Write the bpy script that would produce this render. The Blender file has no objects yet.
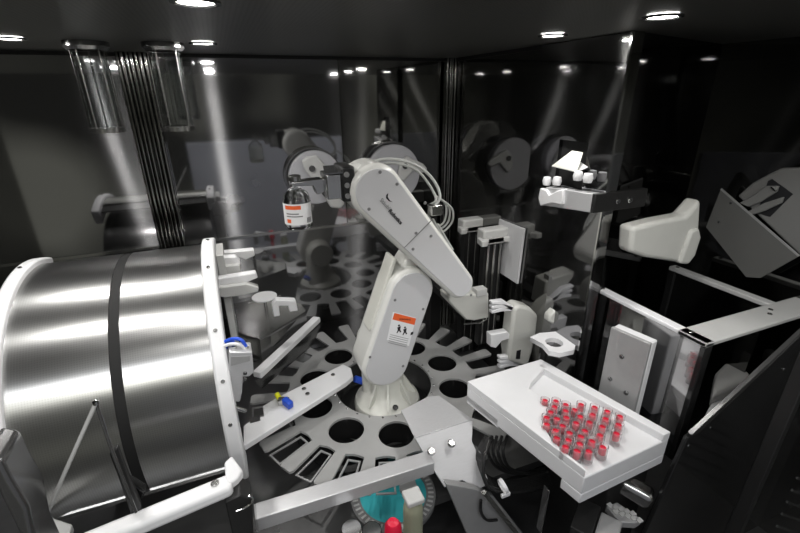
import bpy, bmesh, math, random
from mathutils import Vector, Matrix
random.seed(7)
C = bpy.context.scene.collection
V = Vector
# ------------------------------------------------------------------ camera model (cabinet axes: X along back wall, Y to back wall, Z up, carousel top z=0)
F, TH, RO, YAW = 429.5, .385, .011, math.atan2(.369, .929)
CAM = V((0, 0, 1.0))
def ray(u, v):
    X = (u-400)/F; Y = (266.5-v)/F
    X, Y = X*math.cos(RO)+Y*math.sin(RO), -X*math.sin(RO)+Y*math.cos(RO)
    b = math.cos(TH)+Y*math.sin(TH); c = -math.sin(TH)+Y*math.cos(TH)
    s, co = math.sin(YAW), math.cos(YAW)
    return V((X*co+b*s, -X*s+b*co, c))
def zp(u, v, z): r = ray(u, v); return CAM+r*((z-1)/r.z)
def yp(u, v, y): r = ray(u, v); return CAM+r*(y/r.y)
def xp(u, v, x): r = ray(u, v); return CAM+r*(x/r.x)

# ------------------------------------------------------------------ materials
def mat(name, col, metal=0., rough=.5, noise=0., nscale=20., bump=0., trans=0., alpha=1., aniso=0., emit=0., ior=1.45, spec=.5, coat=0., stretch=None):
    m = bpy.data.materials.new(name); m.use_nodes = True
    nt = m.node_tree; b = nt.nodes['Principled BSDF']
    b.inputs['Base Color'].default_value = (*col, 1); b.inputs['Metallic'].default_value = metal
    b.inputs['Roughness'].default_value = rough; b.inputs['IOR'].default_value = ior
    b.inputs['Transmission Weight'].default_value = trans; b.inputs['Alpha'].default_value = alpha
    b.inputs['Specular IOR Level'].default_value = spec; b.inputs['Coat Weight'].default_value = coat
    if emit: b.inputs['Emission Color'].default_value = (*col, 1); b.inputs['Emission Strength'].default_value = emit
    if aniso:
        b.inputs['Anisotropic'].default_value = aniso
        t = nt.nodes.new('ShaderNodeTangent'); t.direction_type = 'RADIAL'; t.axis = 'Z'
        nt.links.new(t.outputs[0], b.inputs['Tangent'])
    if noise or bump:
        tc = nt.nodes.new('ShaderNodeTexCoord'); mp = nt.nodes.new('ShaderNodeMapping'); n = nt.nodes.new('ShaderNodeTexNoise')
        n.inputs['Scale'].default_value = nscale; n.inputs['Detail'].default_value = 5
        if stretch: mp.inputs['Scale'].default_value = stretch
        nt.links.new(tc.outputs['Object'], mp.inputs[0]); nt.links.new(mp.outputs[0], n.inputs['Vector'])
        if noise:
            mx = nt.nodes.new('ShaderNodeMix'); mx.data_type = 'RGBA'
            mx.inputs[6].default_value = (*[c*(1-noise) for c in col], 1); mx.inputs[7].default_value = (*[min(1, c*(1+noise)) for c in col], 1)
            nt.links.new(n.outputs['Fac'], mx.inputs[0]); nt.links.new(mx.outputs[2], b.inputs['Base Color'])
            mr = nt.nodes.new('ShaderNodeMapRange'); mr.inputs[3].default_value = max(.02, rough*(1-noise)); mr.inputs[4].default_value = min(1, rough*(1+noise))
            nt.links.new(n.outputs['Fac'], mr.inputs[0]); nt.links.new(mr.outputs[0], b.inputs['Roughness'])
        if bump:
            bp = nt.nodes.new('ShaderNodeBump'); bp.inputs['Strength'].default_value = bump; bp.inputs['Distance'].default_value = .002
            nt.links.new(n.outputs['Fac'], bp.inputs['Height']); nt.links.new(bp.outputs[0], b.inputs['Normal'])
    return m
def wall_mat(name, col, rough=.05, haze=.25):
    """polished steel: a sharp reflection plus a vertically smeared one"""
    m = mat(name, col, metal=1, rough=rough)
    nt = m.node_tree; b = nt.nodes['Principled BSDF']; out = [n for n in nt.nodes if n.type == 'OUTPUT_MATERIAL'][0]
    g = nt.nodes.new('ShaderNodeBsdfAnisotropic'); g.inputs['Color'].default_value = (*[min(1, c*1.3) for c in col], 1)
    g.inputs['Roughness'].default_value = .36; g.inputs['Anisotropy'].default_value = .85
    t = nt.nodes.new('ShaderNodeTangent'); t.direction_type = 'RADIAL'; t.axis = 'Z'; nt.links.new(t.outputs[0], g.inputs['Tangent'])
    g.inputs['Rotation'].default_value = .0
    mx = nt.nodes.new('ShaderNodeMixShader')
    tc = nt.nodes.new('ShaderNodeTexCoord'); n = nt.nodes.new('ShaderNodeTexNoise'); n.inputs['Scale'].default_value = 2.2; n.inputs['Detail'].default_value = 6
    mr = nt.nodes.new('ShaderNodeMapRange'); mr.inputs[1].default_value = .3; mr.inputs[2].default_value = .7
    mr.inputs[3].default_value = haze*.7; mr.inputs[4].default_value = haze*1.3
    nt.links.new(tc.outputs['Object'], n.inputs[0]); nt.links.new(n.outputs['Fac'], mr.inputs[0]); nt.links.new(mr.outputs[0], mx.inputs[0])
    nt.links.new(b.outputs[0], mx.inputs[1]); nt.links.new(g.outputs[0], mx.inputs[2]); nt.links.new(mx.outputs[0], out.inputs[0])
    return m
M = {}
M['wall'] = wall_mat('polished_steel', (.30, .30, .305), .05, .17)
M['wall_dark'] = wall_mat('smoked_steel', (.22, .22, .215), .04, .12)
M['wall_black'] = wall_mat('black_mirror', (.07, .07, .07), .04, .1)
M['front_panel'] = mat('blue_grey_panel', (.55, .57, .64), 0, .5, noise=.1, nscale=4)
M['chrome'] = mat('chrome', (.5, .5, .49), 1, .08)
M['column'] = mat('fluted_steel', (.22, .22, .21), 1, .12, bump=.6, nscale=6, stretch=(30, 30, .2))
M['ivory'] = mat('robot_paint', (.66, .66, .63), 0, .22, coat=.4)
M['ivory2'] = mat('robot_casting', (.62, .62, .57), 0, .3)
M['panel'] = mat('robot_cover', (.52, .52, .53), 0, .3)
M['white'] = mat('white_plastic', (.70, .70, .71), 0, .35, noise=.04)
M['white2'] = mat('greyish_white_plastic', (.46, .46, .45), 0, .4, noise=.08)  # greyer, slightly mottled white for the duller parts
M['port'] = mat('port_plastic', (.38, .38, .40), 0, .4)
M['port2'] = mat('port_lever_plastic', (.46, .46, .45), 0, .35)
M['hood_reflection_grey'] = mat('hood_reflection_grey', (.16, .16, .155), 0, .4)  # dim tone of a mirror reflection put into the hood colour
M['plate_reflection_grey'] = mat('plate_reflection_grey', (.11, .11, .105), 0, .4)  # plate colour carries the dimness of a reflected image
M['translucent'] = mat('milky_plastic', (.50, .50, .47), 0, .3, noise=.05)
M['alu'] = mat('milled_aluminium', (.55, .55, .56), .45, .36, noise=.1, nscale=60, stretch=(1, 8, 8))
M['alu_flat'] = mat('matt_aluminium', (.36, .36, .36), .35, .42, noise=.08, nscale=40)
M['ring'] = mat('anodised_grey', (.36, .36, .355), .15, .42, noise=.06, nscale=30)
M['alu_dull'] = mat('brushed_bracket', (.40, .40, .41), .25, .5, noise=.08, nscale=30, stretch=(1, 8, 8))
M['steel'] = mat('steel', (.45, .45, .44), 1, .22, noise=.1)
M['dark_steel'] = mat('dark_steel', (.17, .17, .17), .8, .2, noise=.3, nscale=8)
M['black'] = mat('black_plastic', (.012, .012, .012), 0, .4)
M['black_gloss'] = mat('black_gloss', (.01, .01, .01), 0, .12)
M['rubber'] = mat('black_rubber', (.008, .008, .008), 0, .3)
M['cable_black'] = mat('cable_black', (.018, .018, .018), 0, .25)
M['blue'] = mat('blue_plastic', (.02, .08, .55), 0, .35)
M['yellow'] = mat('yellow_plastic', (.75, .75, .03), 0, .4)
M['red'] = mat('red_plastic', (.60, .01, .04), 0, .35)
M['orange'] = mat('warning_orange', (.75, .12, .03), 0, .5)
M['paper'] = mat('label_paper', (.75, .75, .76), 0, .5)
M['ink'] = mat('black_ink', (.01, .01, .012), 0, .5)
M['ink_grey'] = mat('grey_ink', (.18, .18, .18), 0, .5)
M['glass'] = mat('clear_glass', (.95, .97, .97), 0, .02, trans=1, ior=1.3)
M['vialglass'] = mat('vial_plastic', (.97, .93, .94), 0, .1, trans=.88, ior=1.12)
M['tube'] = mat('clear_hose', (.55, .56, .54), 0, .15, trans=.35, ior=1.2)
M['teal'] = mat('teal_face', (.05, .42, .46), 0, .3)
M['dark_slot'] = mat('slot_black', (.006, .006, .006), 0, .6)
M['lamp'] = mat('lamp_lens', (1, .98, .94), emit=25)
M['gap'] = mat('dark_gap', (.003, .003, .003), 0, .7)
M['flap'] = mat('cream_sheet', (.75, .75, .68), 0, .5)
M['floor'] = mat('deck_steel', (.17, .17, .17), .8, .32, noise=.35, nscale=6)
# drum shell: brushed sheet with fine perforation
def drum_mat():
    m = mat('perforated_sheet', (.52, .52, .51), .97, .30)
    nt = m.node_tree; b = nt.nodes['Principled BSDF']
    uv = nt.nodes.new('ShaderNodeUVMap')
    mp = nt.nodes.new('ShaderNodeMapping'); mp.inputs['Scale'].default_value = (1, 1, 1); nt.links.new(uv.outputs[0], mp.inputs[0])
    v = nt.nodes.new('ShaderNodeTexVoronoi'); v.inputs['Scale'].default_value = 190; v.inputs['Randomness'].default_value = 0
    nt.links.new(mp.outputs[0], v.inputs['Vector'])
    cr = nt.nodes.new('ShaderNodeValToRGB'); cr.color_ramp.elements[0].position = .25; cr.color_ramp.elements[0].color = (.36, .36, .355, 1)
    cr.color_ramp.elements[1].position = .4; cr.color_ramp.elements[1].color = (.42, .42, .415, 1)
    nt.links.new(v.outputs['Distance'], cr.inputs[0])
    n = nt.nodes.new('ShaderNodeTexNoise'); n.inputs['Scale'].default_value = 5; n.inputs['Detail'].default_value = 6
    tc = nt.nodes.new('ShaderNodeTexCoord'); nt.links.new(tc.outputs['Object'], n.inputs[0])
    mr = nt.nodes.new('ShaderNodeMapRange'); mr.inputs[1].default_value = .3; mr.inputs[2].default_value = .7; mr.inputs[3].default_value = .29; mr.inputs[4].default_value = .32
    nt.links.new(n.outputs['Fac'], mr.inputs[0]); nt.links.new(mr.outputs[0], b.inputs['Roughness'])
    nt.links.new(cr.outputs[0], b.inputs['Base Color'])
    tg = nt.nodes.new('ShaderNodeTangent'); tg.direction_type = 'UV_MAP'; tg.uv_map = 'UVMap'; nt.links.new(tg.outputs[0], b.inputs['Tangent'])
    b.inputs['Anisotropic'].default_value = .8; b.inputs['Anisotropic Rotation'].default_value = ANR
    return m
ANR = .0
M['drum'] = drum_mat()
def ceiling_mat():
    m = mat('perforated_ceiling', (.02, .02, .019), .6, .35)
    nt = m.node_tree; b = nt.nodes['Principled BSDF']
    tc = nt.nodes.new('ShaderNodeTexCoord')
    v = nt.nodes.new('ShaderNodeTexVoronoi'); v.inputs['Scale'].default_value = 110; v.inputs['Randomness'].default_value = 0
    nt.links.new(tc.outputs['Object'], v.inputs['Vector'])
    cr = nt.nodes.new('ShaderNodeValToRGB'); cr.color_ramp.elements[0].position = .2; cr.color_ramp.elements[0].color = (.010, .010, .009, 1)
    cr.color_ramp.elements[1].position = .45; cr.color_ramp.elements[1].color = (.14, .14, .13, 1)
    nt.links.new(v.outputs['Distance'], cr.inputs[0]); nt.links.new(cr.outputs[0], b.inputs['Base Color'])
    return m
M['ceiling'] = ceiling_mat()

# ------------------------------------------------------------------ builders
def link(name, me, m, parent=None, root=V((0, 0, 0)), bevel=0., smooth=True, seg=2):
    o = bpy.data.objects.new(name, me); C.objects.link(o)
    if isinstance(m, str): m = M[m]
    me.materials.clear(); me.materials.append(m)
    me.transform(Matrix.Translation(-root))
    if parent is not None:
        o.parent = parent
    else:
        o.location = root
    if smooth:
        for p in me.polygons: p.use_smooth = True
        try: me.set_sharp_from_angle(angle=math.radians(35))
        except Exception: pass
    if bevel:
        b = o.modifiers.new('bevel', 'BEVEL'); b.width = bevel; b.segments = seg; b.limit_method = 'ANGLE'; b.angle_limit = math.radians(40)
    return o
class B:
    """collects shapes into one mesh"""
    def __init__(s): s.bm = bmesh.new()
    def poly(s, pts, d):                       # polygon extruded by vector d
        d = V(d); n = len(pts)
        a = [s.bm.verts.new(V(p)) for p in pts]; b = [s.bm.verts.new(V(p)+d) for p in pts]
        s.bm.faces.new(a); s.bm.faces.new(b[::-1])
        for i in range(n): s.bm.faces.new((a[i], b[i], b[(i+1) % n], a[(i+1) % n])[::-1])
        return s
    def box(s, lo, hi):
        x0, y0, z0 = lo; x1, y1, z1 = hi
        return s.poly([(x0, y0, z0), (x1, y0, z0), (x1, y1, z0), (x0, y1, z0)], (0, 0, z1-z0))
    def bar(s, p, q, w, h, up=(0, 0, 1)):      # rectangular bar between points
        p, q = V(p), V(q); d = (q-p).normalized(); up = V(up); r = d.cross(up).normalized(); u = r.cross(d).normalized()
        c = [p+r*w/2+u*h/2, p-r*w/2+u*h/2, p-r*w/2-u*h/2, p+r*w/2-u*h/2]
        return s.poly(c, q-p)
    def cyl(s, p, q, r, r2=None, n=32, cap=True):
        p, q = V(p), V(q); r2 = r if r2 is None else r2; d = (q-p).normalized()
        a = V((0, 0, 1)) if abs(d.z) < .9 else V((1, 0, 0)); e = d.cross(a).normalized(); f = d.cross(e)
        A = [s.bm.verts.new(p+(e*math.cos(t)+f*math.sin(t))*r) for t in [2*math.pi*i/n for i in range(n)]]
        Bv = [s.bm.verts.new(q+(e*math.cos(t)+f*math.sin(t))*r2) for t in [2*math.pi*i/n for i in range(n)]]
        for i in range(n): s.bm.faces.new((A[i], A[(i+1) % n], Bv[(i+1) % n], Bv[i]))
        if cap: s.bm.faces.new(A[::-1]); s.bm.faces.new(Bv)
        return s
    def lathe(s, c, prof, axis=(0, 0, 1), n=32, closed=False):
        c = V(c); d = V(axis).normalized(); a = V((1, 0, 0)) if abs(d.x) < .9 else V((0, 1, 0)); e = d.cross(a).normalized(); f = d.cross(e)
        R = []
        for r, h in prof:
            R.append([s.bm.verts.new(c+d*h+(e*math.cos(t)+f*math.sin(t))*max(r, 1e-5)) for t in [2*math.pi*i/n for i in range(n)]])
        m = len(R)
        for k in range(m if closed else m-1):
            P, Q = R[k], R[(k+1) % m]
            for i in range(n): s.bm.faces.new((P[i], P[(i+1) % n], Q[(i+1) % n], Q[i]))
        if not closed:
            if prof[0][0] > 1e-4: s.bm.faces.new(R[0][::-1])
            if prof[-1][0] > 1e-4: s.bm.faces.new(R[-1])
        return s
    def tube(s, pts, r, n=10):
        pts = [V(p) for p in pts]; R = []; ref = None
        for i, p in enumerate(pts):
            d = (pts[min(i+1, len(pts)-1)]-pts[max(i-1, 0)]).normalized()
            if ref is None: ref = d.orthogonal().normalized()
            ref = (ref-d*ref.dot(d)).normalized(); f = d.cross(ref)
            R.append([s.bm.verts.new(p+(ref*math.cos(t)+f*math.sin(t))*r) for t in [2*math.pi*k/n for k in range(n)]])
        for k in range(len(R)-1):
            for i in range(n): s.bm.faces.new((R[k][i], R[k][(i+1) % n], R[k+1][(i+1) % n], R[k+1][i]))
        s.bm.faces.new(R[0][::-1]); s.bm.faces.new(R[-1]); return s
    def done(s, name, m, parent=None, root=None, **k):
        bmesh.ops.recalc_face_normals(s.bm, faces=s.bm.faces[:])
        me = bpy.data.meshes.new(name); s.bm.to_mesh(me); s.bm.free()
        if root is None: root = V(parent['_r']) if parent is not None and '_r' in parent else V((0, 0, 0))
        return link(name, me, m, parent, V(root), **k)
def spline(pts, n=8):
    pts = [V(p) for p in pts]; o = []
    P = [pts[0]*2-pts[1]]+pts+[pts[-1]*2-pts[-2]]
    for i in range(1, len(P)-2):
        for k in range(n):
            t = k/n; a, b, c, d = P[i-1], P[i], P[i+1], P[i+2]
            o.append(.5*((2*b)+(c-a)*t+(2*a-5*b+4*c-d)*t*t+(3*b-a-3*c+d)*t**3))
    o.append(pts[-1]); return o
def thing(name, label, cat, loc, group=None):
    o = bpy.data.objects.new(name, None); C.objects.link(o); o.location = V(loc); o.empty_display_size = .02
    o['label'] = label; o['category'] = cat; o['_r'] = tuple(V(loc))
    if group: o['group'] = group
    return o
def tag(o, label, cat, group=None):
    o['label'] = label; o['category'] = cat
    if group: o['group'] = group
    return o
def struct(o): o['kind'] = 'structure'; return o
def sub(o):                                    # sub-parts share the part's frame (part sits at its thing's origin)
    o['_r'] = tuple(V(o.parent['_r'])); return o
def bolt(p, d, r, parent, h=.004, m='steel', name='bolt'):
    p = V(p); d = V(d).normalized()
    return B().lathe(p, [(r, 0), (r, h*.7), (r*.8, h), (r*.45, h), (r*.4, h*.4), (0, h*.4)], d, n=14).done(name, m, parent)
def curve2d(outer, holes, z, thick):
    cu = bpy.data.curves.new('c', 'CURVE'); cu.dimensions = '2D'; cu.fill_mode = 'BOTH'; cu.extrude = thick/2
    for pts in [outer]+holes:
        sp = cu.splines.new('POLY'); sp.points.add(len(pts)-1); sp.use_cyclic_u = True
        for i, p in enumerate(pts): sp.points[i].co = (p[0], p[1], 0, 1)
    t = bpy.data.objects.new('t', cu); C.objects.link(t)
    dg = bpy.context.evaluated_depsgraph_get(); me = bpy.data.meshes.new_from_object(t.evaluated_get(dg))
    bpy.data.objects.remove(t); me.transform(Matrix.Translation((0, 0, z-thick/2))); return me
def text_mesh(txt, size, bold=0.):
    cu = bpy.data.curves.new('t', 'FONT'); cu.body = txt; cu.size = size; cu.align_x = 'CENTER'; cu.align_y = 'CENTER'; cu.offset = bold; cu.extrude = .0003
    t = bpy.data.objects.new('t', cu); C.objects.link(t)
    dg = bpy.context.evaluated_depsgraph_get(); me = bpy.data.meshes.new_from_object(t.evaluated_get(dg)); bpy.data.objects.remove(t); return me
def circ(cx, cy, r, n=40): return [(cx+r*math.cos(2*math.pi*i/n), cy+r*math.sin(2*math.pi*i/n)) for i in range(n)]

# ------------------------------------------------------------------ setting
YB, XR, XL, ZC, ZF = 1.784, .956, -1.5, 1.13, -.38
XR2 = 1.50
struct(B().box((XL, .1, ZC), (XR2+.2, YB+.05, ZC+.03)).done('ceiling', 'ceiling'))
struct(B().box((XL, -.6, ZF-.03), (XR2+.2, YB+.05, ZF)).done('floor', 'floor'))
xs = .461
lower = struct(B().box((XL, YB, ZF), (XR, YB+.03, .462)).done('wall_back', 'wall'))
up1 = B().box((XL, YB, .466), (xs-.002, YB+.03, ZC)).done('wall_back', 'wall'); struct(up1)
# upper right pane stands a few degrees ajar
a = math.radians(4.5); L = XR-xs
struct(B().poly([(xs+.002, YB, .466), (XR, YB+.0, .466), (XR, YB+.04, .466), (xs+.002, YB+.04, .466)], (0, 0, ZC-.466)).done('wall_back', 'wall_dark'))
struct(B().box((XL, YB-.004, .458), (XR, YB+.001, .468)).done('trim_1', 'steel'))
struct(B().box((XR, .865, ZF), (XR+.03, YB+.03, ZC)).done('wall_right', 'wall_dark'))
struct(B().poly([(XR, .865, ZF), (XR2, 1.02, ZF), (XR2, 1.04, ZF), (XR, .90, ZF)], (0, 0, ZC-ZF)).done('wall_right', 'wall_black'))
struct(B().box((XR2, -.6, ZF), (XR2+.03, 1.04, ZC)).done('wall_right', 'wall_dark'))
struct(B().box((XL-.03, -.6, ZF), (XL, YB+.03, ZC)).done('wall_left', 'wall_dark'))
struct(B().box((-.25, -.17, ZF), (.95, -.14, .66)).done('wall_front', 'front_panel'))
# fluted corner columns (beadwork of rods)
def column(n, x0, x1, y, k, m='column'):
    b = B(); w = (x1-x0)/k
    b.box((x0, y-.004, ZF), (x1, y+.02, ZC))
    for i in range(k):
        b.cyl((x0+w*(i+.5), y-.004-(.006 if i % 2 else .0), ZF), (x0+w*(i+.5), y-.004-(.006 if i % 2 else 0), ZC), w*.5, n=12)
    return struct(b.done(n, m))
column('trim_2', -.275, -.185, YB-.03, 7)
column('trim_3', XR-.045, XR+.01, YB-.035, 5)
struct(B().box((XL, YB-.006, ZC-.012), (XR, YB, ZC)).done('trim_4', 'black'))
struct(B().box((XR-.006, .865, ZC-.012), (XR, YB, ZC)).done('trim_5', 'black'))
# wall panels on the right wall, with an opening
pw = B()
PX = .940
oy0, oy1, oz0, oz1 = .945, 1.06, .735, .865
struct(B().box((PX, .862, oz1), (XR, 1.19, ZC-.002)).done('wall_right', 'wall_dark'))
struct(B().box((PX, .862, -.05), (XR, 1.03, oz0-.0)).done('wall_right', 'wall'))
struct(B().box((PX, oy1, oz0), (XR, 1.19, oz1)).done('wall_right', 'wall'))
struct(B().box((PX, .862, oz0), (XR, oy0, oz1)).done('wall_right', 'wall'))
struct(B().box((XR-.003, oy0, oz0), (XR-.001, oy1, oz1)).done('opening_shade', 'gap'))  # black sheet paints the shade inside the wall opening
struct(B().box((PX-.003, .857, .15), (PX+.004, .862, ZC)).done('trim_7', 'chrome'))
struct(B().box((1.19, .945, .6), (1.194, .950, ZC-.05)).done('trim_8', 'chrome'))
# deck plate under the carousel
struct(B().box((-.45, .83, -.16), (XR-.002, YB-.002, -.13)).done('floor', 'floor'))

# ------------------------------------------------------------------ downlights
vis = [(-.432, 1.409), (-.007, 1.402), (-.005, .801), (.806, .98), (.811, .679)]
hid = [(-.005, .45), (-.432, .95), (.81, .3)]
dl = ['round recessed downlight at the left edge of the ceiling', 'round recessed downlight just right of the left hanging glass cylinders',
      'round recessed downlight cut by the top edge of the picture, left half of ceiling', 'round recessed downlight above the right wall opening, the further of two',
      'round recessed downlight on the right side of the ceiling, nearest of two']
def area(loc, r, p, rot=(0, 0, 0), col=(1, .98, .95), shape='DISK', spread=math.pi):
    l = bpy.data.lights.new('lamp', 'AREA'); l.shape = shape; l.size = r*2; l.energy = p; l.color = col; l.spread = spread
    o = bpy.data.objects.new('light', l); C.objects.link(o); o.location = loc; o.rotation_euler = rot; return o
for i, (x, y) in enumerate(vis):
    t = thing('downlight', dl[i], 'ceiling light', (x, y, ZC), 'recessed ceiling downlights')
    B().lathe((x, y, ZC-.001), [(.036, 0), (.036, -.003), (.029, -.004), (.027, -.001)], n=40, closed=True).done('bezel', 'dark_steel', t)
    B().cyl((x, y, ZC-.0025), (x, y, ZC-.001), .027).done('lens', 'lamp', t)
P0 = 1.5
for x, y in vis+hid: area((x, y, ZC-.0045), .025, P0*(.85 if x < .2 else .9)*(1.8 if y > .9 else 1))
def strip(c, tgt, sx, sy, p, col):
    o = area(c, .1, p, col=col, shape='RECTANGLE'); o.data.size = sx; o.data.size_y = sy
    o.rotation_euler = (V(tgt)-V(c)).to_track_quat('-Z', 'Y').to_euler(); return o
strip((-.3, -.9, 1.75), (0, 1.2, .2), 2.4, .16, 22, (.97, .98, 1))
strip((-.3, -2.2, 2.1), (0, 1.2, .4), 2.6, .2, 18, (1, .99, .9))

# ------------------------------------------------------------------ hanging glass cylinders
def jar(cx, cy, label):
    t = thing('glass_cylinder', label, 'glass cylinder', (cx, cy, .9), 'glass cylinders hanging from the ceiling')
    B().lathe((cx, cy, 0), [(.052, ZC-.0), (.052, ZC-.012), (.045, ZC-.02), (.045, ZC)], n=40, closed=True).done('top_cap', 'dark_steel', t)
    B().lathe((cx, cy, 0), [(.040, .915), (.040, ZC-.02), (.037, ZC-.02), (.037, .915)], n=40, closed=True).done('glass_wall', 'glass', t)
    B().lathe((cx, cy, 0), [(.0, .905), (.043, .905), (.043, .918), (0, .918)], n=40).done('base_ring', 'steel', t)
    for k in range(5):
        A = 2*math.pi*k/5+.5
        x, y = cx+.041*math.cos(A), cy+.041*math.sin(A)
        B().cyl((x, y, .912), (x, y, ZC-.01), .0022, n=10).done('rod', 'steel', t)
jar(-.288, 1.46, 'clear glass cylinder with metal rods hanging left of the fluted column')
jar(-.108, 1.44, 'clear glass cylinder with metal rods hanging right of the fluted column')

# ------------------------------------------------------------------ round port covers on the back wall
def port(u, v, lever, knob, label):
    yf = YB-.075; c = yp(u, v, yf); r = .5*(yp(u+26.5, v, yf)-yp(u-26.5, v, yf)).length
    t = thing('port_cover', label, 'port cover', (c.x, YB, c.z), 'round port covers on the back wall')
    B().lathe((c.x, 0, c.z), [(r*1.08, YB-.0005), (r*1.08, YB-.035), (r*.99, YB-.035), (r*.99, YB-.0005)], (0, 1, 0), 56, closed=True).done('collar', 'dark_steel', t)
    B().lathe((c.x, 0, c.z), [(0, YB-.001), (r*.93, YB-.001), (r*.93, yf+.02), (r, yf+.018), (r, yf+.004), (r*.97, yf), (0, yf)], (0, 1, 0), 56).done('disc', 'port', t)
    B().poly([yp(a, b, yf-.02) for a, b in lever], (0, .02, 0)).done('lever', 'port2', t, bevel=.007, seg=3)
    k = yp(*knob, yf-.02); B().cyl(k-V((0, .006, 0)), k+V((0, .02, 0)), .012, n=20).done('pivot', 'dark_steel', t)
port(316, 178, [(302, 161), (307, 157), (317, 155), (331, 172), (345, 204), (341, 209), (331, 208), (318, 186), (305, 170)], (312, 168.5), 'round white port cover on the back wall behind the gripper, its lever slanting down right')
port(394, 174, [(401, 162), (407, 156), (424, 164), (428, 169), (424, 173), (414, 170), (404, 182), (398, 178)], (405, 166), 'round white port cover on the back wall half hidden by the robot forearm')
# ------------------------------------------------------------------ drum magazine
cy, cz, R = 1.33, .19, .385
dr = thing('drum_magazine', 'wide half-round drum of perforated steel sheet with white end flanges', 'drum', (-.31, cy, ZF))
def arc(x0, x1, r0, r1, a0, a1, name, m, parent, n=64, **k):
    bm = bmesh.new(); rings = []
    for i in range(n+1):
        t = math.radians(a0+(a1-a0)*i/n); c, s = math.cos(t), math.sin(t)
        rings.append([bm.verts.new((x, cy+r*c, cz+r*s)) for x, r in ((x0, r1), (x1, r1), (x1, r0), (x0, r0))])
    uvl = bm.loops.layers.uv.new('UVMap')
    for i in range(n):
        for j in range(4):
            f = bm.faces.new((rings[i][j], rings[i][(j+1) % 4], rings[i+1][(j+1) % 4], rings[i+1][j]))
            f.smooth = True
            for l in f.loops:
                co = l.vert.co; l[uvl].uv = (co.x, math.atan2(co.z-cz, co.y-cy)*R)
    bm.faces.new(rings[0]); bm.faces.new(rings[-1][::-1])
    bmesh.ops.recalc_face_normals(bm, faces=bm.faces[:])
    me = bpy.data.meshes.new(name); bm.to_mesh(me); bm.free()
    return link(name, me, m, parent, V(parent['_r']), **k)
arc(-.515, -.317, R-.004, R, 78, 196, 'shell_panel', 'drum', dr)
arc(-.293, -.100, R-.004, R, 78, 196, 'shell_panel', 'drum', dr)
arc(-.317, -.293, R-.02, R-.002, 70, 197, 'center_band', 'gap', dr)
arc(-.545, -.515, R-.05, R+.016, 66, 205, 'end_flange', 'white', dr, bevel=.006)
arc(-.102, -.066, R-.05, R+.016, 70, 204, 'end_flange', 'white', dr, bevel=.006)
arc(-.515, -.102, R-.004, R+.003, 194.5, 196.5, 'edge_strip', 'chrome', dr)
arc(-.515, -.102, R-.012, R-.006, 70, 79, 'back_lip', 'black', dr)
B().cyl((-.52, cy, cz), (-.10, cy, cz), R-.07, n=64).done('inner_rotor', 'dark_steel', dr)
for t in (84, 110, 138, 156, 172):
    A = math.radians(t); d = V((0, math.cos(A), math.sin(A)))
    bolt(V((-.084, cy, cz))+d*(R+.0155), d, .005, dr)
for t in (92, 140):
    A = math.radians(t); d = V((0, math.cos(A), math.sin(A)))
    bolt(V((-.53, cy, cz))+d*(R+.0155), d, .005, dr)

# white syringe claws standing off the right flange
def pxpoly(pts, y, depth): return [yp(u, v, y) for u, v in pts], (0, depth, 0)
claws = [([(219, 253), (254, 250), (255, 256), (246, 260), (240, 258), (219, 263)], 1.40, 'white', 'slim white claw plate, rearmost of the stack beside the drum flange'),
         ([(214, 258), (236, 257), (241, 262), (241, 265), (216, 266)], 1.33, 'white', 'short blunt white claw plate second from the top beside the drum flange'),
         ([(217, 267), (240, 265), (242, 274), (231, 277), (218, 276)], 1.31, 'white2', 'greyish claw block under the blunt white plate beside the drum flange'),
         ([(217, 279), (256, 273), (258, 278), (248, 282), (236, 285), (217, 287)], 1.27, 'white', 'long pointed white claw plate in the middle beside the drum flange'),
         ([(218, 288), (246, 284), (259, 288), (258, 292), (240, 296), (226, 298), (219, 297)], 1.25, 'white2', 'lowest pointed claw plate beside the drum flange, with a stepped underside')]
for pts, y, m, lab in claws:
    q, d = pxpoly(pts, y, .03)
    c = sum(q, V((0, 0, 0)))/len(q)
    tag(B().poly(q, d).done('claw_plate', m, root=V((c.x, y, min(p.z for p in q))), bevel=.003), lab, 'claw', 'claw plates beside the drum')

pr0 = yp(222, 300, 1.36)
tag(B().box((-.0655, 1.30, .25), (-.045, 1.42, .56)).done('claw_rail', 'white2', root=V((-.05, 1.36, .25)), bevel=.002), 'narrow upright rail behind the drum flange carrying the white claw plates', 'rail')
# ------------------------------------------------------------------ carousel
cc = V((.425, 1.248, 0)); NS = 24
ca = thing('carousel', 'flat grey carousel plate with round holes and radial fingers around the robot base', 'carousel', (cc.x, cc.y, -.13))
outer = []
ph0 = math.radians(-154.0-7.5)
for k in range(NS):
    a0 = ph0+2*math.pi*k/NS; c_, s_ = lambda t: math.cos(t), lambda t: math.sin(t)
    def pr(r, t): return (cc.x+r*math.cos(t), cc.y+r*math.sin(t))
    h = math.radians(7.5)
    # finger centred on a0, slot centred on a0+7.5deg
    tip = .475
    for r, t in ((.352, -.047), (.40, -.050), (tip-.008, -.052), (tip, -.040), (tip, .040), (tip-.008, .052), (.40, .050), (.352, .047)):
        outer.append(pr(r, a0+t))
    outer.append(pr(.346, a0+h-.02)); outer.append(pr(.346, a0+h+.02))
hole_ph = -2.012+YAW*-1
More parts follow.
